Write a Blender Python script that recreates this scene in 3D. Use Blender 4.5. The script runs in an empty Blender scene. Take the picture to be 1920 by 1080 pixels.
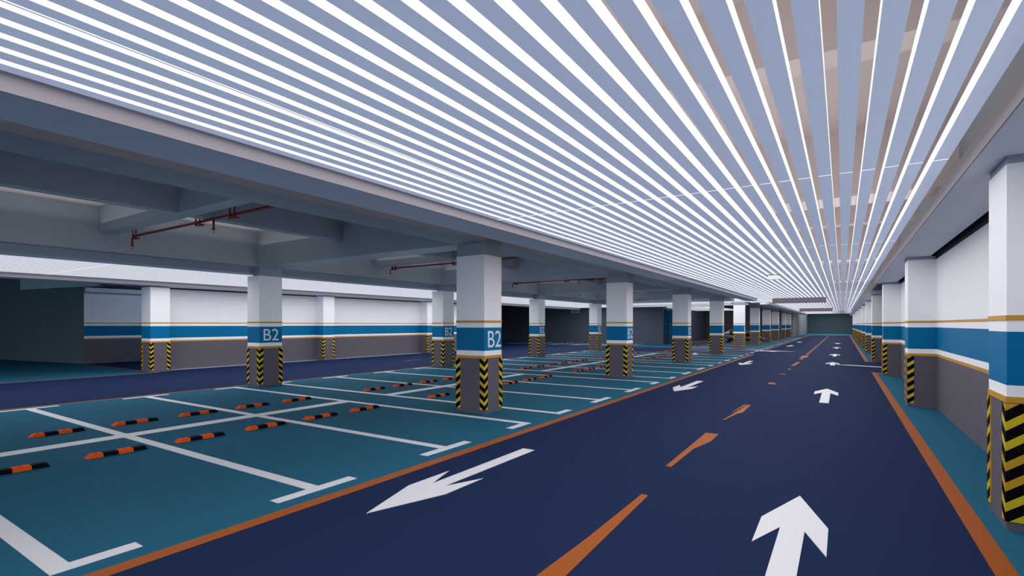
import bpy, bmesh, math, random
from mathutils import Vector, Matrix
random.seed(4)
S = bpy.context.scene
COL = S.collection

# ------------------------------------------------------------------ materials
def lin(c):
    c = c / 255.0
    return c / 12.92 if c <= 0.04045 else ((c + 0.055) / 1.055) ** 2.4
def srgb(r, g, b):
    return (lin(r), lin(g), lin(b))
def mat(name, rgb, rough=0.6, spec=0.3, metal=0.0, emit=None, strength=0.0, var=0.0, scale=1.5, bump=0.0):
    m = bpy.data.materials.new(name); m.use_nodes = True
    nt = m.node_tree; b = nt.nodes['Principled BSDF']
    b.inputs['Base Color'].default_value = (*rgb, 1)
    b.inputs['Roughness'].default_value = rough
    b.inputs['Specular IOR Level'].default_value = spec
    b.inputs['Metallic'].default_value = metal
    if emit:
        b.inputs['Emission Color'].default_value = (*emit, 1)
        b.inputs['Emission Strength'].default_value = strength
    if var or bump:
        tc = nt.nodes.new('ShaderNodeNewGeometry')
        n = nt.nodes.new('ShaderNodeTexNoise'); n.inputs['Scale'].default_value = scale
        n.inputs['Detail'].default_value = 5
        nt.links.new(tc.outputs['Position'], n.inputs['Vector'])
        if var:
            mx = nt.nodes.new('ShaderNodeMix'); mx.data_type = 'RGBA'
            mx.inputs['A'].default_value = (*[c * (1 - var) for c in rgb], 1)
            mx.inputs['B'].default_value = (*[min(1, c * (1 + var)) for c in rgb], 1)
            nt.links.new(n.outputs['Fac'], mx.inputs['Factor'])
            nt.links.new(mx.outputs['Result'], b.inputs['Base Color'])
        if bump:
            bp = nt.nodes.new('ShaderNodeBump'); bp.inputs['Strength'].default_value = bump
            nt.links.new(n.outputs['Fac'], bp.inputs['Height'])
            nt.links.new(bp.outputs['Normal'], b.inputs['Normal'])
    return m

M = {}
M['navy'] = mat('navy_floor_paint', (0.0108, 0.0205, 0.060), 0.8, 0.02, var=0.05, scale=0.8)
M['teal'] = mat('teal_floor_paint', (0.017, 0.099, 0.160), 0.8, 0.02, var=0.05, scale=0.8)
M['line'] = mat('white_line_paint', (0.60, 0.59, 0.61), 0.55, 0.3)
M['orange'] = mat('orange_line_paint', (0.28, 0.066, 0.006), 0.6, 0.1)
M['white'] = mat('white_wall_paint', (0.88, 0.88, 0.89), 0.7, 0.15, var=0.015)
M['blue'] = mat('blue_band_paint', (0.0, 0.145, 0.32), 0.55, 0.1)
M['gold'] = mat('gold_band_paint', (0.55, 0.28, 0.028), 0.5, 0.3)
M['grey'] = mat('grey_wall_paint', (0.112, 0.100, 0.125), 0.6, 0.2, var=0.03)
M['concrete'] = mat('painted_concrete', (0.32, 0.355, 0.40), 0.8, 0.15, var=0.05, scale=1.2)
M['soffit'] = mat('soffit_board', (0.82, 0.84, 0.92), 0.75, 0.15, var=0.02)
M['fascia'] = mat('fascia_board', (0.34, 0.31, 0.33), 0.75, 0.1)
M['slab'] = mat('ceiling_slab', (0.70, 0.62, 0.61), 0.8, 0.1, var=0.03)
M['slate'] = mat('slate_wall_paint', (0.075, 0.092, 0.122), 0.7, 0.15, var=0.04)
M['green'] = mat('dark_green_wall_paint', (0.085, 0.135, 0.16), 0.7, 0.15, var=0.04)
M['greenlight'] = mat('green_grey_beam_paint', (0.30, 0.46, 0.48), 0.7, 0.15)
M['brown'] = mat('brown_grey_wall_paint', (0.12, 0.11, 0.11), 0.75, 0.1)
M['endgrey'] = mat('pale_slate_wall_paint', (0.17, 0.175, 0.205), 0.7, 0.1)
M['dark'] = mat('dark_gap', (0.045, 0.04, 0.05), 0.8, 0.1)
M['black'] = mat('hazard_black', (0.003, 0.003, 0.004), 0.7, 0.06)
M['yellow'] = mat('hazard_yellow', (0.62, 0.47, 0.012), 0.45, 0.3)
M['amber'] = mat('hazard_amber', (0.55, 0.31, 0.012), 0.45, 0.3)
M['stop_orange'] = mat('stop_orange', (0.74, 0.085, 0.006), 0.7, 0.06)
M['stop_black'] = mat('stop_black', (0.003, 0.004, 0.008), 0.8, 0.04)
M['reflector'] = mat('red_reflector', (0.55, 0.008, 0.004), 0.7, 0.05)
M['glow'] = mat('light_diffuser', (0.12, 0.12, 0.12), 0.6, 0.1, emit=(1.0, 0.985, 0.985), strength=1.12)
M['under'] = mat('underside_fill_glow', (0.74, 0.76, 0.82), 0.7, 0.05, emit=(0.25, 0.30, 0.42), strength=0.8)  # faint glow stands in for ambient light on the slat undersides
M['panelglow'] = mat('pale_ceiling_panel', (0.8, 0.8, 0.85), 0.6, 0.2, emit=(0.75, 0.76, 0.85), strength=0.55)
M['lighttop'] = mat('light_housing_top', (0.4, 0.4, 0.42), 0.7, 0.2)
M['signgrey'] = mat('hanging_box_grey', (0.125, 0.115, 0.14), 0.6, 0.2)
M['red'] = mat('red_pipe_paint', (0.24, 0.003, 0.007), 0.4, 0.4)
M['brass'] = mat('sprinkler_metal', (0.5, 0.4, 0.35), 0.35, 0.5, metal=0.8)
M['letter'] = mat('pale_letter_paint', (0.72, 0.80, 0.86), 0.55, 0.2)
M['kerb'] = mat('pale_kerb', (0.36, 0.37, 0.47), 0.6, 0.2)
M['doorblue'] = mat('blue_door_paint', (0.01, 0.16, 0.33), 0.5, 0.25)
M['doordark'] = mat('dark_blue_edge', (0.0, 0.02, 0.13), 0.5, 0.25)
M['car'] = mat('black_car_paint', (0.006, 0.005, 0.009), 0.18, 0.6)
M['tyre'] = mat('tyre_rubber', (0.008, 0.008, 0.009), 0.7, 0.2)
M['rim'] = mat('grey_alloy', (0.18, 0.18, 0.2), 0.3, 0.5, metal=0.7)
M['glass'] = mat('car_glass_with_reflection', (0.62, 0.58, 0.58), 0.12, 0.8)  # pale tone puts the white reflections into the window colour
M['lamp'] = mat('car_headlamp', (0.75, 0.72, 0.72), 0.15, 0.8)
M['whitebox'] = mat('white_plastic', (0.8, 0.8, 0.82), 0.5, 0.3)

# ------------------------------------------------------------------ mesh helpers
class MB:
    def __init__(s): s.v = []; s.f = []; s.m = []; s.mats = []
    def mi(s, k):
        if k not in s.mats: s.mats.append(k)
        return s.mats.index(k)
    def poly(s, pts, k):
        b = len(s.v); s.v += [tuple(p) for p in pts]
        s.f.append(list(range(b, b + len(pts)))); s.m.append(s.mi(k)); return s
    def box(s, x0, x1, y0, y1, z0, z1, k, top=None, bottom=None, ends=None):
        if x0 > x1: x0, x1 = x1, x0
        if y0 > y1: y0, y1 = y1, y0
        b = len(s.v)
        s.v += [(x0,y0,z0),(x1,y0,z0),(x1,y1,z0),(x0,y1,z0),(x0,y0,z1),(x1,y0,z1),(x1,y1,z1),(x0,y1,z1)]
        F = [((3,2,1,0), bottom or k), ((4,5,6,7), top or k), ((0,1,5,4), ends or k), ((2,3,7,6), ends or k), ((1,2,6,5), k), ((3,0,4,7), k)]
        for f, kk in F:
            s.f.append([b + i for i in f]); s.m.append(s.mi(kk))
        return s
    def prism(s, pts, z0, z1, k):
        # pts counter-clockwise in XY
        n = len(pts); b = len(s.v); q = s.mi(k)
        s.v += [(x, y, z0) for x, y in pts] + [(x, y, z1) for x, y in pts]
        s.f.append([b + i for i in reversed(range(n))]); s.m.append(q)
        s.f.append([b + n + i for i in range(n)]); s.m.append(q)
        for i in range(n):
            j = (i + 1) % n
            s.f.append([b + i, b + j, b + n + j, b + n + i]); s.m.append(q)
        return s
    def tube(s, path, r, k, n=12, caps=True):
        q = s.mi(k); rings = []
        P = [Vector(p) for p in path]
        for i, p in enumerate(P):
            d = (P[min(i + 1, len(P) - 1)] - P[max(i - 1, 0)]).normalized()
            up = Vector((0, 0, 1)) if abs(d.z) < 0.9 else Vector((1, 0, 0))
            a = d.cross(up).normalized(); c = d.cross(a).normalized()
            rr = r[i] if isinstance(r, (list, tuple)) else r
            b = len(s.v)
            for t in range(n):
                w = 2 * math.pi * t / n
                s.v.append(tuple(p + a * math.cos(w) * rr + c * math.sin(w) * rr))
            rings.append(b)
        for i in range(len(rings) - 1):
            for t in range(n):
                u = (t + 1) % n
                s.f.append([rings[i] + t, rings[i] + u, rings[i+1] + u, rings[i+1] + t]); s.m.append(q)
        if caps:
            s.f.append([rings[0] + t for t in reversed(range(n))]); s.m.append(q)
            s.f.append([rings[-1] + t for t in range(n)]); s.m.append(q)
        return s
    def mesh(s, name, smooth=False):
        me = bpy.data.meshes.new(name); me.from_pydata(s.v, [], s.f)
        for k in s.mats: me.materials.append(M[k])
        me.polygons.foreach_set('material_index', s.m)
        bm = bmesh.new(); bm.from_mesh(me); bmesh.ops.recalc_face_normals(bm, faces=bm.faces); bm.to_mesh(me); bm.free()
        if smooth: me.shade_smooth()
        me.update(); return me
    def build(s, name, parent=None, smooth=False, loc=None, bevel=0.0):
        me = s.mesh(name, smooth); o = bpy.data.objects.new(name, me); COL.objects.link(o)
        if parent: o.parent = parent
        if loc: o.location = loc
        if bevel:
            b = o.modifiers.new('bevel', 'BEVEL'); b.width = bevel; b.segments = 2; b.limit_method = 'ANGLE'
        return o
def put(name, me, parent=None, loc=None):
    o = bpy.data.objects.new(name, me); COL.objects.link(o)
    if parent: o.parent = parent
    if loc: o.location = loc
    return o
def thing(name, label, cat, loc=(0, 0, 0), group=None):
    o = bpy.data.objects.new(name, None); COL.objects.link(o); o.empty_display_size = 0.3
    o.location = loc; tag(o, label, cat, group); return o
def tag(o, label, cat, group=None):
    o['label'] = label; o['category'] = cat; o['kind'] = 'thing'
    if group: o['group'] = group
    return o
def struct(o, label, cat):
    o['kind'] = 'structure'; o['label'] = label; o['category'] = cat; return o
def dup(root, loc, label, group=None):
    r = root.copy(); COL.objects.link(r); r.location = loc; r['label'] = label
    if group: r['group'] = group
    for ch in list(root.children):
        c = ch.copy(); COL.objects.link(c); c.parent = r
        for g in ch.children:
            d = g.copy(); COL.objects.link(d); d.parent = c
    return r
ORD = ['first','second','third','fourth','fifth','sixth','seventh','eighth','ninth','tenth','eleventh','twelfth','thirteenth','fourteenth','fifteenth','sixteenth','seventeenth','eighteenth','nineteenth','twentieth','twenty-first','twenty-second','twenty-third','twenty-fourth','twenty-fifth','twenty-sixth','twenty-seventh','twenty-eighth']

PER = 8.9
ZB = [(0, 1.24, 'grey'), (1.24, 1.30, 'gold'), (1.30, 1.41, 'white'), (1.41, 1.93, 'blue'), (1.93, 2.04, 'white'), (2.04, 2.09, 'gold'), (2.09, 3.56, 'white')]
ZSLAB, ZT = 4.95, 5.15
YB, YF = -12.0, 134.0           # open end behind the camera, far end wall
ZL = 3.785                      # underside of the ceiling lights

# ------------------------------------------------------------------ floor
fl = MB().box(-46, 12, -40, YF, -0.2, 0, 'navy').build('floor')
struct(fl, 'dark navy painted garage floor with teal parking zones and painted markings', 'floor')
def zone(x0, x1, y0, y1, name='parking_zone', z=0.003, k='teal', label=None):
    o = MB().box(x0, x1, y0, y1, 0.0005, z, k).build(name, fl)
    if label: o['label'] = label
    return o
zone(-16.45, -4.9, -12, 37.25, label='teal parking zone between the two driving aisles')
zone(1.1, 1.88, -12, 25.9, label='teal strip beside the right wall')
zone(1.1, 1.88, 33.3, 110, label='teal strip along the far right wall')
zone(-16.4, -4.9, 44.4, 108.5, label='teal parking zone beyond the cross aisle')
zone(-45, -23.85, -12, 9.75, label='teal floor before the dark green wall')
zone(-34, -16.4, 44.7, 51.5, label='teal parking zone before the slate wall')
zone(-6.6, 2.05, 108.5, 133.9, label='teal floor at the far end of the aisle')
zone(-15.0, -13.6, 57, 71.5, name='orange_patch', z=0.005, k='orange')
# orange edge lines
def strip(x0, x1, y0, y1, name='edge_line', k='orange', z=0.006):
    return MB().box(x0, x1, y0, y1, 0.0008, z, k).build(name, fl)
strip(-5.06, -4.89, -12, 37.25); strip(-5.06, -4.89, 44.4, 108.5)
strip(1.02, 1.18, -12, 26.0); strip(1.02, 1.18, 33.2, 108.5)
strip(1.18, 1.9, 25.85, 25.98); strip(1.18, 1.9, 33.2, 33.3)
strip(-16.50, -16.40, -12, 37.25)
strip(-23.92, -23.82, -12, 9.75); strip(-32, -23.82, 9.72, 9.82)
strip(-5.06, -16.4, 44.3, 44.36)
strip(-24.9, -24.55, 10.4, 31, name='wall_edge_line', k='kerb', z=0.012)
# bay lines
W = 0.165
def bay(yc, kind, far=True, near=True):
    """one painted bay divider: a long line across the row with a foot at each aisle end"""
    b = MB(); z = 0.006
    y0, y1 = yc - W / 2, yc + W / 2
    b.box(-16.08, -5.44, y0, y1, 0.0009, z, 'line')
    f0, f1 = {'T': (yc - 0.55, yc + 0.55), 'start': (y0, yc + 0.56), 'end': (yc - 0.62, y1)}[kind]
    b.box(-5.44, -5.28, f0, f1, 0.0009, z, 'line')
    b.box(-16.24, -16.08, f0, f1, 0.0009, z, 'line')
    return b.build('bay_line', fl)
groups = [[1.48, 3.90, 6.33, 8.79]]
for g in range(1, 4):
    s0 = 10.17 + 8.87 * (g - 1)
    groups.append([s0, s0 + 2.43, s0 + 4.87, s0 + 7.31])
for L in groups:
    for i, yc in enumerate(L): bay(yc, 'start' if i == 0 else ('end' if i == 3 else 'T'))
    MB().box(-10.97, -10.64, L[0] - 0.05, L[3] + 0.08, 0.0010, 0.0065, 'line').build('centre_line', fl)
for g in range(4, 10):
    s0 = 10.17 + 8.87 * (g - 1) + 0.3
    for i in range(4):
        yc = s0 + 2.43 * i; b = MB()
        b.box(-11.4, -5.44, yc - W / 2, yc + W / 2, 0.0009, 0.006, 'line')
        f0, f1 = (yc - 0.55, yc + 0.55) if i in (1, 2) else ((yc - 0.08, yc + 0.56) if i == 0 else (yc - 0.6, yc + 0.08))
        b.box(-5.44, -5.28, f0, f1, 0.0009, 0.006, 'line'); b.build('bay_line', fl)
for i in range(6):
    xc = -17.2 - 2.45 * i; b = MB()
    b.box(xc - 0.08, xc + 0.08, 45.4, 51.4, 0.0009, 0.006, 'line')
    b.box(xc - 0.55, xc + 0.55, 45.25, 45.42, 0.0009, 0.006, 'line'); b.build('bay_line', fl)

# arrows
def flat(pts, k, name, label=None, z=0.007):
    a = sum(pts[i][0] * pts[(i + 1) % len(pts)][1] - pts[(i + 1) % len(pts)][0] * pts[i][1] for i in range(len(pts)))
    if a < 0: pts = pts[::-1]
    o = MB().prism(pts, 0.0008, z, k).build(name, fl)
    if label: o['label'] = label
    return o
def up_arrow(x, yt, tail=4.2, label=None):
    pts = [(0, 0), (-0.29, -0.95), (-0.285, -1.67), (-0.10, -1.15), (-0.10, -tail), (0.11, -tail), (0.11, -1.15), (0.30, -1.67), (0.30, -0.95)]
    flat([(x + a, yt + b) for a, b in pts], 'line', 'direction_arrow', label)
up_arrow(-0.415, 6.8, 3.2)
up_arrow(-0.40, 18.6, 3.4)
up_arrow(-0.42, 31.8, 2.4)
for y in (40.7, 53.0, 65.0): up_arrow(-0.42, y, 3.0)
def down_arrow(x, yt, tail=3.3, k=1.0):
    pts = [(0, 0), (0.305, 0.92), (0.31, 1.66), (0.10, 1.14), (0.12, tail), (-0.09, tail), (-0.10, 1.14), (-0.28, 1.68), (-0.29, 0.92)]
    flat([(x + a, yt + b * k) for a, b in pts], 'line', 'direction_arrow')
down_arrow(-4.22, 3.68); down_arrow(-4.22, 15.4); down_arrow(-4.2, 27.2)
for y in (52.5, 64.5): down_arrow(-4.1, y)
# long thin side arrow shafts (turning markings)
flat([(-0.3, 29.9), (0.3, 30.15), (1.2, 29.75), (3.2, 29.3), (3.2, 29.0), (1.2, 29.3), (0.4, 29.75)], 'line', 'turn_arrow')
flat([(-6.6, 43.6), (-5.2, 43.5), (-4.9, 43.0), (-3.9, 43.1), (-2.9, 42.4), (-3.9, 42.7), (-4.3, 41.8), (-4.7, 42.3), (-5.6, 42.2), (-5.1, 42.8), (-5.2, 43.2)], 'line', 'turn_arrow')
# centre dashes, irregular painted dashes as in the place
DX = -2.0
for pts in ([(-2.05, 3.2), (-1.83, 3.2), (-1.90, 5.85), (-1.98, 5.86), (-2.00, 4.4)],
            [(-2.09, 7.2), (-2.01, 7.19), (-2.0, 8.43), (-1.88, 9.15), (-1.89, 9.82), (-2.11, 9.82)],
            [(-2.10, 11.25), (-2.06, 11.4), (-1.97, 12.3), (-1.89, 12.5), (-1.90, 13.79), (-1.98, 13.8), (-2.03, 12.7)],
            [(-2.12, 12.3), (-2.06, 12.9), (-2.0, 13.8), (-2.05, 13.8)],
            [(-2.12, 19.1), (-1.9, 18.9), (-1.86, 19.3), (-2.1, 19.6)],
            [(-2.12, 23.0), (-1.9, 23.0), (-1.9, 23.25), (-2.1, 23.2)],
            [(-2.05, 25.5), (-1.92, 25.5), (-1.92, 26.0), (-2.03, 26.0)],
            [(-2.1, 28.0), (-1.95, 28.0), (-1.85, 30.9), (-2.0, 30.9)],
            [(-2.08, 33.2), (-1.95, 33.2), (-1.88, 34.6), (-2.04, 34.6)],
            [(-2.15, 35.0), (-1.85, 35.2), (-1.75, 36.8), (-1.95, 37.9), (-2.15, 37.0)]):
    flat(pts, 'orange', 'lane_dash')
y = 39.0
while y < 107:
    flat([(-2.05, y), (-1.9, y), (-1.88, y + 1.9), (-2.03, y + 1.9)], 'orange', 'lane_dash'); y += 3.1
for y in (11.6, 20.2):
    flat([(-20.2, y), (-20.1, y), (-20.1, y + 1.3), (-20.2, y + 1.3)], 'orange', 'lane_dash')

# ------------------------------------------------------------------ walls
def banded(b, x0, x1, y0, y1, top=ZSLAB, topk='concrete', eps=0.0):
    for z0, z1, k in ZB: b.box(x0, x1, y0, y1, z0, z1, k)
    b.box(x0, x1, y0, y1, 3.56, top, topk)
    return b
b = MB(); banded(b, 1.88, 2.3, YB, 25.27, topk='dark'); banded(b, 1.88, 2.3, 33.47, YF, topk='dark')
b.box(1.88, 2.3, 25.27, 33.47, 3.84, ZSLAB, 'concrete')
struct(b.build('wall_right'), 'right wall painted white, blue and grey with gold lines', 'wall')
b = MB(); b.box(2.3, 12, 24.9, 25.27, 0, ZSLAB, 'slate'); b.box(2.3, 12, 33.47, 33.8, 0, ZSLAB, 'slate'); b.box(12, 12.3, 24.9, 33.8, 0, ZSLAB, 'slate')
struct(b.build('wall_side_road'), 'dark walls of the side road opening off the right', 'wall')
b = MB(); banded(b, -25.03, -24.9, 10.37, 31.0, topk='dark')
struct(b.build('wall_left'), 'long left wall with white top, blue band and grey base', 'wall')
b = MB(); banded(b, -32.6, -32.2, 9.85, 30, topk='concrete')
b.box(-32.2, -25.03, 30, 30.4, 0, ZSLAB, 'slate')
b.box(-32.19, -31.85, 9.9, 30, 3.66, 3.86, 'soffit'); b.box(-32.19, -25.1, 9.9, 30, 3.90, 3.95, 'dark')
struct(b.build('wall_recess'), 'shaded striped wall deep in the left recess', 'wall')
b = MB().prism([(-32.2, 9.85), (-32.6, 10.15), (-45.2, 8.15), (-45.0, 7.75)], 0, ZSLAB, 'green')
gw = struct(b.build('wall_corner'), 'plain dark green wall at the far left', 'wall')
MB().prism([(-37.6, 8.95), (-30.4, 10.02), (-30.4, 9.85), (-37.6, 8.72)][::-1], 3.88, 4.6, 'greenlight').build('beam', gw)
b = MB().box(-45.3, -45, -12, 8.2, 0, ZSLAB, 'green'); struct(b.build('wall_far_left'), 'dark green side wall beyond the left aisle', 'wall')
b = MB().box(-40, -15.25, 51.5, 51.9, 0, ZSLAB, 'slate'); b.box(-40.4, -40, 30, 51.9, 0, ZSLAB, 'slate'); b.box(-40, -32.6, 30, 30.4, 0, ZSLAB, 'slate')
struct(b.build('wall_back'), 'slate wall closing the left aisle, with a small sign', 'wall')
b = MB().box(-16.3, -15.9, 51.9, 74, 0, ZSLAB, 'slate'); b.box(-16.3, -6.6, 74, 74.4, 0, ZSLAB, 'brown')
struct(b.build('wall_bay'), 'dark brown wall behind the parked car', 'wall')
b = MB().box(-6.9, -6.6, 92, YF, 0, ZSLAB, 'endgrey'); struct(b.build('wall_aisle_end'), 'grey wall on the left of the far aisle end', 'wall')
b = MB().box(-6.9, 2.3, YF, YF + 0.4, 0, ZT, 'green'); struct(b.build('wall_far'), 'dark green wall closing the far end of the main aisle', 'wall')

# door with its painted jamb
d = MB().box(-15.30, -14.6, 53.6, 53.7, 0.0, 3.45, 'doorblue').build('door_1')
struct(d, 'tall blue steel door beyond the cross aisle', 'door')
MB().box(-15.36, -15.30, 53.55, 53.7, 0, 3.40, 'doordark').build('frame', d)
jb = MB(); jb.box(-15.9, -15.36, 53.55, 53.7, 0, 1.24, 'grey'); jb.box(-15.9, -15.36, 53.54, 53.7, 1.24, 1.30, 'gold'); jb.box(-15.9, -15.36, 53.55, 53.7, 1.3, 2.04, 'doorblue')
jb.box(-15.9, -15.36, 53.54, 53.7, 2.04, 2.09, 'gold'); jb.box(-15.9, -15.36, 53.55, 53.7, 2.09, 3.6, 'doorblue'); jb.build('jamb', d)
MB().box(-14.72, -14.68, 53.53, 53.6, 1.0, 1.15, 'rim').build('handle', d)

# ------------------------------------------------------------------ ceiling
ce = MB().box(-46, 12.3, YB, YF + 0.4, ZSLAB, ZT, 'slab').build('ceiling')
struct(ce, 'beige concrete slab with deep grey beams', 'ceiling')
def beam(x0, x1, y0, y1, z, name='beam', z1=ZSLAB, k='concrete'):
    return MB().box(x0, x1, y0, y1, z, z1, k).build(name, ce)
beam(-7.45, -6.68, YB, 92, 3.84)
beam(-11.77, -11.47, YB, 45, 4.30)
beam(-15.93, -15.58, YB, 51.5, 3.84)
beam(1.34, 1.88, YB, YF, 3.84)
for k in range(-2, 9):
    y = 9.17 + PER * k
    if YB < y:
        if y < 50: beam(-15.58, -7.45, y, y + 0.7, 3.84); beam(-24.9, -15.93, y, y + 0.7, 3.93)
        beam(-6.68, 1.34, y, y + 0.7, 3.92, k='slab')
    y = 5.05 + PER * k
    if YB < y:
        if y < 50: beam(-15.58, -11.77, y, y + 0.35, 4.30); beam(-11.47, -7.45, y, y + 0.35, 4.30); beam(-24.9, -15.93, y, y + 0.35, 4.30)
        beam(-6.68, 1.34, y, y + 0.35, 4.30, k='slab')
def drop(x0, x1, y0, y1, z0, z1):
    return MB().box(x0, x1, y0, y1, z0, z1, 'soffit').build('soffit_board', ce)
def fascia(x, y0, y1, z0, z1): MB().box(x - 0.006, x + 0.006, y0, y1, z0, z1, 'fascia').build('fascia', ce)
fascia(-4.96, YB, 39, 3.64, 3.83); fascia(-4.96, 46, 100, 3.64, 3.83); fascia(1.106, YB, 25.27, 3.64, 3.83); fascia(1.106, 33.47, 110, 3.64, 3.83)
fascia(-23.85, YB, 50.5, 3.62, 3.78)
drop(-5.65, -4.966, YB, 39.0, 3.64, 3.83); drop(-5.65, -4.966, 46.0, 100, 3.64, 3.83)
drop(1.112, 1.77, YB, 25.27, 3.64, 3.83); drop(1.112, 1.88, 33.47, 110, 3.64, 3.83)
drop(-16.61, -15.952, YB, 40.0, 3.64, 3.84)
MB().box(-15.952, -15.94, YB, 40, 3.64, 3.84, 'concrete').build('fascia', ce)
drop(-24.78, -23.86, YB, 50.5, 3.62, 3.78)
drop(-16.5, -6.6, 38.6, 40.0, 3.70, 3.84); drop(-16.5, -6.6, 46.2, 46.6, 3.62, 3.80)

# ------------------------------------------------------------------ ceiling lights
LW, LH, LP = 0.132, 0.106, 0.2145
def seg_mesh(name, w, L):
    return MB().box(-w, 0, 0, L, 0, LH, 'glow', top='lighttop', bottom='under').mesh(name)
SEG, GAP = 6.39, 0.022
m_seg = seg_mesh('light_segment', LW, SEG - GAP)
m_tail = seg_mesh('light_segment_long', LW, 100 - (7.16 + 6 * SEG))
lab = 'long white-sided blue-grey ceiling light slat running the length of the main aisle'
for i, k in enumerate(range(-5, 23)):
    xr = -0.11 - LP * k
    gl = lab; grp = 'light slats over the main aisle'
    if k == 22: gl = 'ceiling light slat against the grey soffit on the parking side of main aisle'; grp = None
    if k == -5: gl = 'ceiling light slat nearest the right wall, last before the right soffit'; grp = None
    if k == 17: gl = 'ceiling light slat split by a thin bright slit along its length'; grp = None
    t = thing('ceiling_light', gl, 'ceiling light', (xr, 0, ZL), grp)
    if k == 17:
        for j in range(-2, 6):
            L = SEG - GAP
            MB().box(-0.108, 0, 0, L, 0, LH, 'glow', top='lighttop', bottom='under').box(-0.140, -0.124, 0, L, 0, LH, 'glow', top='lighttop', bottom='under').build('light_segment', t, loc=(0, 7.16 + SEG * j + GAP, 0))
        put('light_segment', m_tail, t, (0, 7.16 + 6 * SEG + GAP, 0))
        continue
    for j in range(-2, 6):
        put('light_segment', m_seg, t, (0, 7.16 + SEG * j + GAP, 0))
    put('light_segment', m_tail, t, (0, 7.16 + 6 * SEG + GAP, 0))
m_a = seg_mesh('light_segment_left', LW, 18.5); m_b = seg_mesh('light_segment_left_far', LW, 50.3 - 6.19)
for k in range(34):
    xr = -16.625 - LP * k
    t = thing('ceiling_light', 'thin white-sided ceiling light slat over the left aisle beyond the parking bays', 'ceiling light', (xr, 0, ZL), 'light slats over the left aisle')
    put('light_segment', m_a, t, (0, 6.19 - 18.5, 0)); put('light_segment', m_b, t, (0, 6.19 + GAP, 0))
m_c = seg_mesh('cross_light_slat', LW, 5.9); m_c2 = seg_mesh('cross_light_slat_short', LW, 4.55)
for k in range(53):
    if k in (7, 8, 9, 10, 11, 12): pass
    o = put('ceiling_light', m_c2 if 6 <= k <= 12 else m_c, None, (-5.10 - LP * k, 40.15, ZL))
    tag(o, 'short ceiling light slat over the cross aisle between the two driving aisles', 'ceiling light', 'light slats over the cross aisle')
o = MB().box(-15.6, -11.1, 54.2, 68, 3.74, 3.86, 'panelglow').build('flat_luminaire')
tag(o, 'flat pale ceiling luminaire above the bay left of the parked car', 'ceiling light')

# ------------------------------------------------------------------ hazard corner guards
def clip(poly, z0, z1):
    for lim, sgn in ((z0, 1), (z1, -1)):
        out = []
        for i in range(len(poly)):
            a, c = poly[i], poly[(i + 1) % len(poly)]
            ia, ic = (a[1] - lim) * sgn >= 0, (c[1] - lim) * sgn >= 0
            if ia: out.append(a)
            if ia != ic:
                t = (lim - a[1]) / (c[1] - a[1]); out.append((a[0] + t * (c[0] - a[0]), lim))
        poly = out
        if len(poly) < 3: return []
    return poly
def guard_mesh(sx, sy, w=0.13, t=0.012, z0=0.09, z1=1.235):
    """L-shaped strip wrapped on a corner; (sx,sy) point outwards. Origin on the corner."""
    b = MB(); per = 0.196; yel = ['yellow', 'amber', 'amber', 'yellow', 'yellow', 'amber', 'yellow']
    def face(P):
        n = int((z1 - z0) / per) + 4
        for i in range(-2, n):
            for q, k in ((0, 'black'), (1, yel[i % 7])):
                a = z0 - 0.02 + (i + q * 0.56) * per; c = z0 - 0.02 + (i + (0.56 if q == 0 else 1.0)) * per
                poly = clip([(0, a), (w, a + w * 0.75), (w, c + w * 0.75), (0, c)], z0, z1)
                if poly: b.poly([P(dd, zz) for dd, zz in poly], k)
    ox, oy = sx * t, sy * t
    face(lambda dd, zz: (ox - sx * dd, oy, zz))          # face looking along sy
    face(lambda dd, zz: (ox, oy - sy * dd, zz))          # face looking along sx
    # edges closing the strip back to the column
    for z in (z0, z1):
        b.poly([(ox, oy, z), (ox - sx * w, oy, z), (ox - sx * w, 0, z), (ox, 0, z)], 'black')
        b.poly([(ox, oy, z), (ox, oy - sy * w, z), (0, oy - sy * w, z), (0, oy, z)], 'black')
    b.poly([(ox - sx * w, oy, z0), (ox - sx * w, 0, z0), (ox - sx * w, 0, z1), (ox - sx * w, oy, z1)], 'amber')
    b.poly([(ox, oy - sy * w, z0), (0, oy - sy * w, z0), (0, oy - sy * w, z1), (ox, oy - sy * w, z1)], 'amber')
    me = bpy.data.meshes.new('corner_guard'); me.from_pydata(b.v, [], b.f)
    for k in b.mats: me.materials.append(M[k])
    me.polygons.foreach_set('material_index', b.m); me.update()
    return me
GM = {(sx, sy): guard_mesh(sx, sy) for sx in (-1, 1) for sy in (-1, 1)}

def text_mesh(txt, name, w, h, depth=0.004):
    cu = bpy.data.curves.new(name, 'FONT'); cu.body = txt; cu.size = 1; cu.extrude = 0.5
    o = bpy.data.objects.new(name, cu); COL.objects.link(o)
    bpy.context.view_layer.update()
    me = bpy.data.meshes.new_from_object(o.evaluated_get(bpy.context.evaluated_depsgraph_get()))
    COL.objects.unlink(o); bpy.data.objects.remove(o)
    xs = [v.co.x for v in me.vertices]; ys = [v.co.y for v in me.vertices]
    for v in me.vertices:
        v.co = Vector(((v.co.x - min(xs)) / (max(xs) - min(xs)) * w if False else 0, 0, 0)) if False else v.co
    x0, x1, y0, y1 = min(xs), max(xs), min(ys), max(ys)
    for v in me.vertices:
        a = (v.co.x - x0) / (x1 - x0) * w; c = (v.co.y - y0) / (y1 - y0) * h; e = v.co.z * depth
        v.co = Vector((e, a, c))          # lies on a face looking along +X, reading along +Y
    me.materials.clear(); me.materials.append(M['letter']); me.name = name
    return me
B2 = text_mesh('B2', 'floor_code_lettering', 0.52, 0.375)

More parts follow.
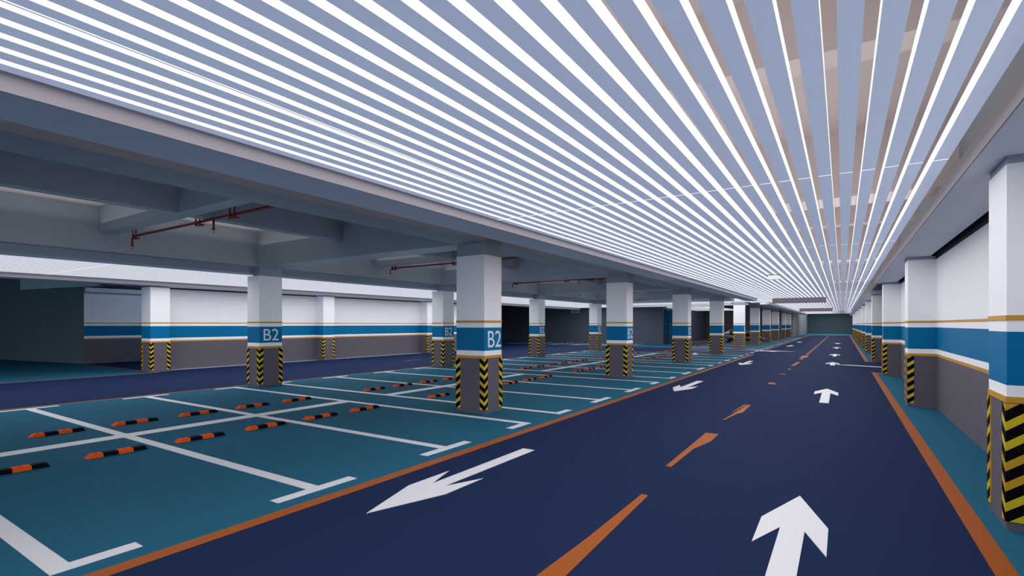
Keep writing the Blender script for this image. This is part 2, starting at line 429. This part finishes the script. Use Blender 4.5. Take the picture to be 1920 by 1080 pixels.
def column(name, label, cat, x0, x1, y0, y1, corners, neck=None, text=None, ztop=3.84, group=None):
    t = thing(name, label, cat, ((x0 + x1) / 2, (y0 + y1) / 2, 0), group)
    dx, dy = (x1 - x0) / 2, (y1 - y0) / 2
    names = ['grey_base', 'gold_trim', 'white_band', 'blue_band', 'white_band', 'gold_trim', 'white_shaft']
    for (z0, z1, k), n in zip(ZB, names):
        e = 0.008 if k == 'gold' else 0
        e0 = e if x0 > -90 else 0
        # pilasters stay flush with the wall on their wall side
        ax0 = -dx - (e if 'l' in corners['open'] else 0); ax1 = dx + (e if 'r' in corners['open'] else 0)
        MB().box(ax0, ax1, -dy - e, dy + e, z0, z1, k).build(n, t)
    nx0, nx1 = neck if neck else (x0 + 0.01, x1 - 0.01)
    cx = (x0 + x1) / 2
    MB().box(nx0 - cx, nx1 - cx, -dy + 0.005, dy - 0.005, 3.56, ztop - 0.002, 'concrete').build('neck', t)
    for (sx, sy) in corners['guards']:
        put('corner_guard', GM[(sx, sy)], t, (sx * dx, sy * dy, 0))
    if text is not None:
        o = put('floor_code_lettering', B2, t, (dx + 0.001, -dy + text, 1.483))
    return t
FREE = {'open': 'lr', 'guards': [(1, -1), (-1, -1), (1, 1), (-1, 1)]}
RIGHT = {'open': 'l', 'guards': [(-1, -1), (-1, 1)]}
LEFT = {'open': 'r', 'guards': [(1, -1), (1, 1)]}
cl = ['nearest white square column with blue B2 band, in the row beside the main aisle',
      'second B2 column beside the main aisle, counted from the camera',
      'third B2 column beside the main aisle, counted from the camera',
      'fourth B2 column beside the main aisle, last before the cross aisle',
      'first column beyond the cross aisle, in front of the parked black car']
for i in range(10):
    y = 9.17 + PER * i
    l = cl[i] if i < 5 else '%s banded column beyond the cross aisle beside the main aisle' % ORD[i - 4]
    column('column', l, 'column', -7.47, -6.68, y, y + 0.68, FREE, text=0.14, group='columns beside the main aisle')
for i in range(4):
    y = 9.24 + PER * i
    l = ['nearest B2 column beside the left aisle', 'second B2 column beside the left aisle, counted from the camera',
         'third B2 column beside the left aisle, counted from the camera', 'fourth B2 column beside the left aisle, before the slate wall'][i]
    column('column', l, 'column', -16.26, -15.58, y, y + 0.78, FREE, neck=(-15.93, -15.59), text=0.14, group='columns beside the left aisle')
rl = ['closest banded pilaster at the right edge, with black and yellow corner guards', 'second banded pilaster on the right wall, before the recessed wall panel',
      'third banded pilaster on the right wall, where the side road opens', 'bluish shaded pilaster just past the side road opening']
for i in range(11):
    y = 6.77 + PER * i
    l = rl[i] if i < 4 else '%s pilaster past the side road on the right wall' % ORD[i - 3]
    column('pilaster', l, 'pilaster', 1.34, 1.879, y, y + 0.72, RIGHT, ztop=3.64, group='pilasters on the right wall')
wl = ['wide banded pilaster ending the left wall beside the dark recess', 'middle banded pilaster on the long left wall', 'far banded pilaster on the left wall, beside a B2 column', 'last banded pilaster on the left wall before the slate wall']
for i, y in enumerate((9.62, 18.05, 26.5)):
    x0 = -25.03 if i == 0 else -24.898
    y1 = y + 0.735
    column('pilaster', wl[i], 'pilaster', x0, -24.2, y, y1, {'open': 'lr', 'guards': [(1, -1), (1, 1), (-1, -1)]} if i == 0 else LEFT, ztop=3.62 if i else 3.60, group='pilasters on the left wall')

# ------------------------------------------------------------------ wheel stops
def wheel_stop():
    t = thing('wheel_stop', '', 'wheel stop', (0, 0, 0))
    L, hw, tw, h = 0.78, 0.082, 0.058, 0.055
    n = 4; q = L / n
    for i in range(n):
        y0, y1 = -L / 2 + q * i, -L / 2 + q * (i + 1)
        k = 'stop_orange' if i % 2 == 0 else 'stop_black'
        b = MB(); s0 = 0.06 if i == 0 else 0; s1 = 0.03 if i == n - 1 else 0
        def ring(y, yy): return [(-hw, y, 0), (hw, y, 0), (tw, yy, h), (-tw, yy, h)]
        A, B = ring(y0, y0 + s0), ring(y1, y1 - s1)
        b.poly(A, k); b.poly(B, k)
        for j in range(4): b.poly([A[j], A[(j + 1) % 4], B[(j + 1) % 4], B[j]], k)
        o = b.build('orange_section' if i % 2 == 0 else 'black_section', t)
        if i % 2 == 0:
            yc = (y0 + y1) / 2 + (0.02 if i == 0 else 0)
            MB().box(-tw * 0.4, tw * 0.7, yc - 0.012, yc + 0.012, h - 0.002, h + 0.004, 'reflector').build('reflector', o)
    return t
proto = wheel_stop(); used = False
b = MB(); hw, tw, h = 0.082, 0.058, 0.055
for i in range(4):
    y0, y1 = -0.39 + 0.195 * i, -0.39 + 0.195 * (i + 1); k = 'stop_orange' if i % 2 == 0 else 'stop_black'
    A = [(-hw, y0, 0), (hw, y0, 0), (tw, y0, h), (-tw, y0, h)]; B = [(p[0], y1, p[2]) for p in A]
    if i == 0: b.poly(A, k)
    if i == 3: b.poly(B, k)
    for j in range(4): b.poly([A[j], A[(j + 1) % 4], B[(j + 1) % 4], B[j]], k)
m_stop = b.mesh('wheel_stop_simple')
def stop_at(x, y, label, group, rot=0.0, simple=False):
    global used
    if simple:
        o = put('wheel_stop', m_stop, None, (x, y, 0.006)); tag(o, label, 'wheel stop', group)
    elif not used:
        o = proto; o.location = (x, y, 0.006); o['label'] = label; o['group'] = group; used = True
    else: o = dup(proto, (x, y, 0.006), label, group)
    o.rotation_euler.z = rot
    return o
for row, (x, nm) in enumerate(((-9.42, 'row nearer the main aisle'), (-12.02, 'row nearer the left aisle'))):
    n = 0
    for gi, L in enumerate(groups):
        for i in range(3):
            for dy in (-0.60, 0.60):
                yc = (L[i] + L[i + 1]) / 2 + dy
                if x < -11 and yc < 2.6: continue
                if x > -10 and yc < 1.5 or abs(yc - 34.6) > 99: continue
                stop_at(x, yc, '%s orange and black wheel stop from the camera, %s' % (ORD[n], nm), 'wheel stops, ' + nm)
                n += 1
n = 0
for g in range(4, 6):
    s0 = 10.17 + 8.87 * (g - 1) + 0.3
    for i in range(3):
        for dy in (-0.6, 0.6):
            stop_at(-10.9, s0 + 2.43 * (i + 0.5) + dy, '%s small wheel stop of the row beyond the cross aisle' % ORD[n], 'wheel stops beyond the cross aisle', simple=True); n += 1
n = 0
for i in range(5):
    for dx in (-0.6, 0.6):
        stop_at(-17.2 - 2.45 * (i + 0.5) - dx, 50.2, '%s small wheel stop from the right along the slate wall' % ORD[n], 'wheel stops by the slate wall', rot=math.pi / 2, simple=True); n += 1

# ------------------------------------------------------------------ sprinkler pipes
def sprinkler(label, y, z, xl, xr, hangers, heads):
    t = thing('sprinkler_pipe', label, 'pipe', (xl, y, z), 'red sprinkler pipes under the slab')
    L = xr - xl
    MB().tube([(0, 0, 0), (L, 0, 0)], 0.030, 'red').build('pipe', t, smooth=True)
    for i, (hx, dz) in enumerate(heads):
        h = MB(); x = hx - xl
        if i == 0: h.tube([(0.02, 0, 0), (-0.02, 0, -0.01), (-0.05, 0, -0.05), (-0.06, 0, -0.1), (-0.06, 0, -dz)], 0.024, 'red'); x = -0.06
        else: h.tube([(x, 0, 0), (x, 0, -dz)], 0.022, 'red')
        o = h.build('drop_pipe', t, smooth=True)
        s = MB(); s.tube([(x, 0, -dz), (x, 0, -dz - 0.012)], 0.045, 'red', n=14)
        s.tube([(x - 0.02, 0, -dz), (x - 0.025, 0, -dz - 0.05), (x, 0, -dz - 0.075), (x + 0.025, 0, -dz - 0.05), (x + 0.02, 0, -dz)], 0.006, 'brass', n=6)
        s.tube([(x, 0, -dz - 0.075), (x, 0, -dz - 0.083)], 0.028, 'brass', n=12)
        s.build('sprinkler_head', o)
    for hx in hangers:
        x = hx - xl; g = MB()
        for q in (-0.085, 0.085):
            g.box(x + q - 0.03, x + q + 0.03, -0.04, -0.03, -0.06, ZSLAB - z, 'red')
        g.box(x - 0.115, x + 0.115, -0.04, 0.05, -0.085, -0.055, 'red')
        g.build('hanger', t)
    return t
sprinkler('nearest red sprinkler pipe, hung in the front ceiling bay with two heads', 5.68, 4.26, -15.26, -7.6, [-15.1, -11.9, -10.5], [(0, 0.24), (-11.3, 0.22)])
sprinkler('second red sprinkler pipe, passing behind the nearest B2 column', 14.56, 4.26, -15.22, -7.6, [-15.04, -11.92, -10.5], [(0, 0.22)])
sprinkler('third red sprinkler pipe, ending above the second B2 column', 23.5, 4.26, -15.15, -7.6, [-14.97, -11.87, -10.5], [(0, 0.22), (-11.2, 0.2)])
sprinkler('fourth red sprinkler pipe, only its short drops showing past the third cross beam', 32.4, 4.26, -15.3, -7.6, [-11.9], [(0, 0.22), (-11.4, 0.2)])

# ------------------------------------------------------------------ hanging boxes and signs
for y, l in ((38.4, 'long blank grey box hanging below the lights at the cross aisle'), (64.3, 'smaller-looking blank grey box hanging farther down the main aisle')):
    t = thing('hanging_box', l, 'hanging sign', (-2.42, y, 3.42), 'grey boxes hanging over the main aisle')
    MB().box(-1.55, 1.55, 0, 0.22, 0, 0.345, 'signgrey').build('case', t, bevel=0.01)
    for x in (-1.3, 1.3): MB().box(x - 0.02, x + 0.02, 0.09, 0.13, 0.345, 0.364, 'dark').build('bracket', t)
t = thing('hanging_sign', 'small white box hanging from the light slats over the left lane', 'hanging sign', (-2.07, 20.3, 3.60))
MB().box(-0.17, 0.17, 0, 0.14, 0, 0.165, 'whitebox').build('case', t, bevel=0.006)
MB().box(-0.19, 0.19, -0.01, 0.15, 0.165, 0.183, 'dark').build('top_plate', t)
t = thing('wall_sign', 'small grey sign with pale characters high on the slate wall', 'sign', (-24.95, 51.49, 3.2))
MB().box(-0.56, 0.56, -0.03, 0, 0, 0.5, 'signgrey').build('plate', t)
g = MB()
def bar(x0, x1, z0, z1): g.box(x0, x1, -0.04, -0.03, z0, z1, 'whitebox')
# first glyph, a G
bar(-0.50, -0.45, 0.14, 0.40); bar(-0.46, -0.26, 0.37, 0.43); bar(-0.46, -0.26, 0.10, 0.16); bar(-0.30, -0.24, 0.12, 0.27); bar(-0.38, -0.24, 0.23, 0.28)
# second glyph, two strokes
bar(-0.13, 0.10, 0.32, 0.38); bar(-0.17, 0.15, 0.12, 0.18)
# third glyph, an open box with a stroke
bar(0.24, 0.29, 0.12, 0.42); bar(0.24, 0.48, 0.37, 0.42); bar(0.24, 0.50, 0.07, 0.13); bar(0.34, 0.44, 0.24, 0.29); bar(0.42, 0.47, 0.07, 0.2)
g.build('lettering', t)
# pale dome on the parking floor
b = MB(); rings = []
for i in range(7):
    a = i / 6 * math.pi / 2; rings.append((0.17 * math.cos(a) + 0.001, 0.13 * math.sin(a)))
b.tube([(0, 0, z) for r, z in rings], [r for r, z in rings], 'whitebox', n=20)
o = b.build('floor_dome', smooth=True); o.location = (-8.1, 34.55, 0.006)
tag(o, 'small pale dome on the teal floor behind the third B2 column', 'dome')

# ------------------------------------------------------------------ parked black coupe, side-on, nose to the aisle (+X)
car = thing('car', 'black two-door sports coupe parked behind the columns past the cross aisle', 'car', (-9.35, 60.75, 0.006))
prof = [(-2.35, .45, .78), (-2.25, .30, .92), (-1.95, .24, .98), (-1.55, .22, 1.00), (-1.0, .20, 0.98), (-0.4, .20, 0.95), (0.2, .20, 0.93), (0.8, .20, 0.90), (1.3, .20, 0.84), (1.8, .22, 0.74), (2.15, .26, 0.64), (2.38, .34, 0.52)]
bm = bmesh.new(); rings = []
for x, z0, z1 in prof:
    e = abs(x) / 2.4; hwid = 0.90 - 0.16 * e ** 6; zm = (z0 + z1) / 2
    pts = [(0, z0), (hwid * 0.9, z0), (hwid, z0 + 0.1), (hwid, zm), (hwid * 0.97, z1 - 0.09), (hwid * 0.85, z1 - 0.01), (0, z1 + 0.02)]
    ring = pts + [(-a, c) for a, c in reversed(pts[1:-1])]
    rings.append([bm.verts.new((x, a, c)) for a, c in ring])
for i in range(len(rings) - 1):
    n = len(rings[i])
    for j in range(n): bm.faces.new([rings[i][j], rings[i][(j + 1) % n], rings[i + 1][(j + 1) % n], rings[i + 1][j]])
bm.faces.new(rings[0]); bm.faces.new(rings[-1])
bmesh.ops.recalc_face_normals(bm, faces=bm.faces)
me = bpy.data.meshes.new('body'); bm.to_mesh(me); bm.free(); me.materials.append(M['car']); me.shade_smooth()
body = put('body', me, car); sd = body.modifiers.new('s', 'SUBSURF'); sd.levels = sd.render_levels = 2
cab = [(-2.0, 0.96, 0.80), (-1.35, 1.28, 0.68), (-0.75, 1.42, 0.60), (-0.1, 1.41, 0.60), (0.35, 1.30, 0.64), (1.05, 0.93, 0.78)]
bm = bmesh.new(); rings = []
for x, z, w in cab:
    zb = 0.88
    ring = [(w + 0.04, zb), (w + 0.02, zb + (z - zb) * 0.5), (w * 0.95, z - 0.03), (w * 0.7, z), (0, z + 0.01)]
    ring = ring + [(-a, c) for a, c in reversed(ring[:-1])]
    rings.append([bm.verts.new((x, a, c)) for a, c in ring])
for i in range(len(rings) - 1):
    n = len(rings[i])
    for j in range(n): bm.faces.new([rings[i][j], rings[i][(j + 1) % n], rings[i + 1][(j + 1) % n], rings[i + 1][j]])
bm.faces.new(rings[0]); bm.faces.new(rings[-1]); bmesh.ops.recalc_face_normals(bm, faces=bm.faces)
me = bpy.data.meshes.new('roof'); bm.to_mesh(me); bm.free(); me.materials.append(M['car']); me.shade_smooth()
put('roof', me, car)
for s in (-1, 1):
    for nm, pts in (('quarter_window', [(-1.85, 0.99, .80), (-1.3, 1.22, .72), (-1.05, 1.27, .69), (-1.1, 0.99, .80)]),
                    ('side_window', [(-0.7, 1.34, .64), (0.1, 1.33, .64), (0.75, 1.02, .77), (-0.75, 1.02, .77)])):
        b = MB(); b.poly([(x, s * (w + 0.035), z) for x, z, w in pts], 'glass'); b.poly([(x, s * (w + 0.01), z) for x, z, w in pts], 'glass')
        b.build(nm, car)
b = MB(); b.poly([(0.42, -0.56, 1.31), (0.42, 0.56, 1.31), (1.08, 0.72, 0.965), (1.08, -0.72, 0.965)], 'glass'); b.build('windscreen', car)
b = MB(); b.poly([(-1.35, -0.56, 1.31), (-1.35, 0.56, 1.31), (-2.0, 0.66, 1.01), (-2.0, -0.66, 1.01)], 'glass'); b.build('rear_window', car)
for s in (-1, 1):
    b = MB(); b.poly([(1.7, s * 0.86, .70), (2.18, s * 0.78, .60), (2.1, s * 0.55, .665), (1.72, s * 0.62, .755)], 'lamp')
    b.poly([(1.7, s * 0.86, .69), (2.18, s * 0.78, .59), (2.1, s * 0.55, .655), (1.72, s * 0.62, .745)], 'lamp'); b.build('headlamp', car)
    b = MB(); b.box(-2.38, -2.30, s * 0.45, s * 0.80, 0.68, 0.80, 'reflector'); b.build('tail_lamp', car)
    b = MB(); b.box(0.55, 0.72, s * 0.92, s * 1.06, 0.93, 1.05, 'car'); b.build('wing_mirror', car, bevel=0.02)
for wx in (-1.45, 1.38):
    for s in (-1, 1):
        y0, y1 = s * 0.70, s * 0.925
        w = MB(); w.tube([(wx, y0, 0.34), (wx, y0 + s * 0.03, 0.34), (wx, y1 - s * 0.03, 0.34), (wx, y1, 0.34)], [0.30, 0.335, 0.335, 0.31], 'tyre', n=32)
        wo = w.build('wheel', car, smooth=False)
        r = MB(); ring = []
        r.tube([(wx, y1, 0.34), (wx, y1 + s * 0.006, 0.34)], [0.075, 0.07], 'rim', n=16)
        for q in range(5):
            a = q * 2 * math.pi / 5; ca, sa = math.cos(a), math.sin(a)
            P = lambda u, v, d: (wx + ca * u - sa * v, y1 + s * d, 0.34 + sa * u + ca * v)
            for d in (0.004, 0.012):
                r.poly([P(.05, -.03, d), (P(.25, -.045, d)), P(.25, .045, d), P(.05, .03, d)], 'rim')
        n = 32
        for i in range(n):
            a0, a1 = 2 * math.pi * i / n, 2 * math.pi * (i + 1) / n
            r.poly([(wx + math.cos(a) * R, y1 + s * 0.012, 0.34 + math.sin(a) * R) for a, R in ((a0, .235), (a1, .235), (a1, .27), (a0, .27))], 'rim')
        r.build('rim', wo)
b = MB().box(2.30, 2.36, -0.5, 0.5, 0.34, 0.46, 'rim'); b.build('grille', car)

# ------------------------------------------------------------------ lamps of the luminous ceilings, and added fill lights
def lamp(name, x0, x1, y0, y1, z, radiance, col=(1, 0.985, 0.99)):
    L = bpy.data.lights.new(name, 'AREA'); L.shape = 'RECTANGLE'; L.size = x1 - x0; L.size_y = y1 - y0
    L.color = col; L.energy = radiance * math.pi * (x1 - x0) * (y1 - y0)
    o = bpy.data.objects.new(name, L); COL.objects.link(o); o.location = ((x0 + x1) / 2, (y0 + y1) / 2, z)
    return o
RAD = 1.4
for i in range(7): lamp('aisle_lamp', -4.9, 0.9, -12 + 16 * i, 4 + 16 * i, ZL - 0.02, RAD)
for i in range(4): lamp('left_aisle_lamp', -23.6, -16.7, -12 + 15.5 * i, 3.5 + 15.5 * i, ZL - 0.02, RAD * 1.1)
for i in range(7): lamp('upward_fill_light', -4.9, 0.9, -12 + 16 * i, 4 + 16 * i, ZL + LH + 0.005, 0.34, (1, 0.96, 0.94)).rotation_euler = (math.pi, 0, 0)
for i in range(3): lamp('upward_fill_light', -23.6, -16.7, -12 + 15.5 * i, 3.5 + 15.5 * i, ZL + LH + 0.005, 0.34, (1, 0.96, 0.94)).rotation_euler = (math.pi, 0, 0)
lamp('cross_aisle_lamp', -16.3, -5.2, 40.2, 46, ZL - 0.02, RAD)
lamp('end_bay_fill_light', -6, 1.5, 106, 130, ZSLAB - 0.02, 2.6)  # unseen light added under the slab to brighten the far end wall

def fill_point(x, y, z, w, rad, col):  # soft unseen point light added to fill dim areas, without a fixture
    L = bpy.data.lights.new('bay_fill_light', 'POINT'); L.energy = w; L.shadow_soft_size = rad; L.color = col
    o = bpy.data.objects.new('bay_fill_light', L); COL.objects.link(o); o.location = (x, y, z)
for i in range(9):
    for x in (-13.3, -9.3): fill_point(x, -7.6 + 5.9 * i, 2.0, 32, 0.9, (0.80, 0.93, 1.0))
for i in range(4): fill_point(-11.5, 49 + 6.6 * i, 2.6, 60, 0.9, (1.0, 0.95, 0.92))
for i in range(2): fill_point(-9.5, 80 + 9 * i, 2.4, 40, 0.9, (0.9, 0.9, 1.0))
lamp('upward_fill_light', -15.4, -12.0, -12, 36, 4.5, 0.38, (1, 0.93, 0.89)).rotation_euler = (math.pi, 0, 0)  # added unseen light that brightens the slab strip over the parking bays
for x in (-29, -37): fill_point(x, 1, 2.4, 75, 0.9, (0.80, 1.0, 1.0))
fill_point(-28.5, 13, 2.4, 110, 0.8, (0.55, 0.75, 1.0)); fill_point(-26, 46, 2.4, 30, 0.9, (0.8, 0.93, 1.0))

# ------------------------------------------------------------------ world, camera, view
w = bpy.data.worlds.new('World'); S.world = w; w.use_nodes = True
bg = w.node_tree.nodes['Background']; bg.inputs['Color'].default_value = (0.62, 0.74, 1.0, 1); bg.inputs['Strength'].default_value = 1.4
cam = bpy.data.cameras.new('camera'); co = bpy.data.objects.new('camera', cam); COL.objects.link(co)
cam.sensor_width = 36; cam.lens = 955.36 * 36 / 1920; cam.shift_y = (608.35 - 540) / 1920
cam.clip_start = 0.05; cam.clip_end = 500
co.location = (0, 0, 2.0); co.rotation_euler = (math.pi / 2, 0, math.radians(32.96))
S.camera = co
v = S.view_settings; v.view_transform = 'Standard'; v.look = 'None'; v.exposure = 0.0; v.gamma = 1.0; v.use_curve_mapping = False
c = S.cycles
c.use_denoising = True; c.max_bounces = 10; c.diffuse_bounces = 6; c.glossy_bounces = 3; c.transmission_bounces = 2
c.sample_clamp_indirect = 6; c.caustics_reflective = False; c.caustics_refractive = False
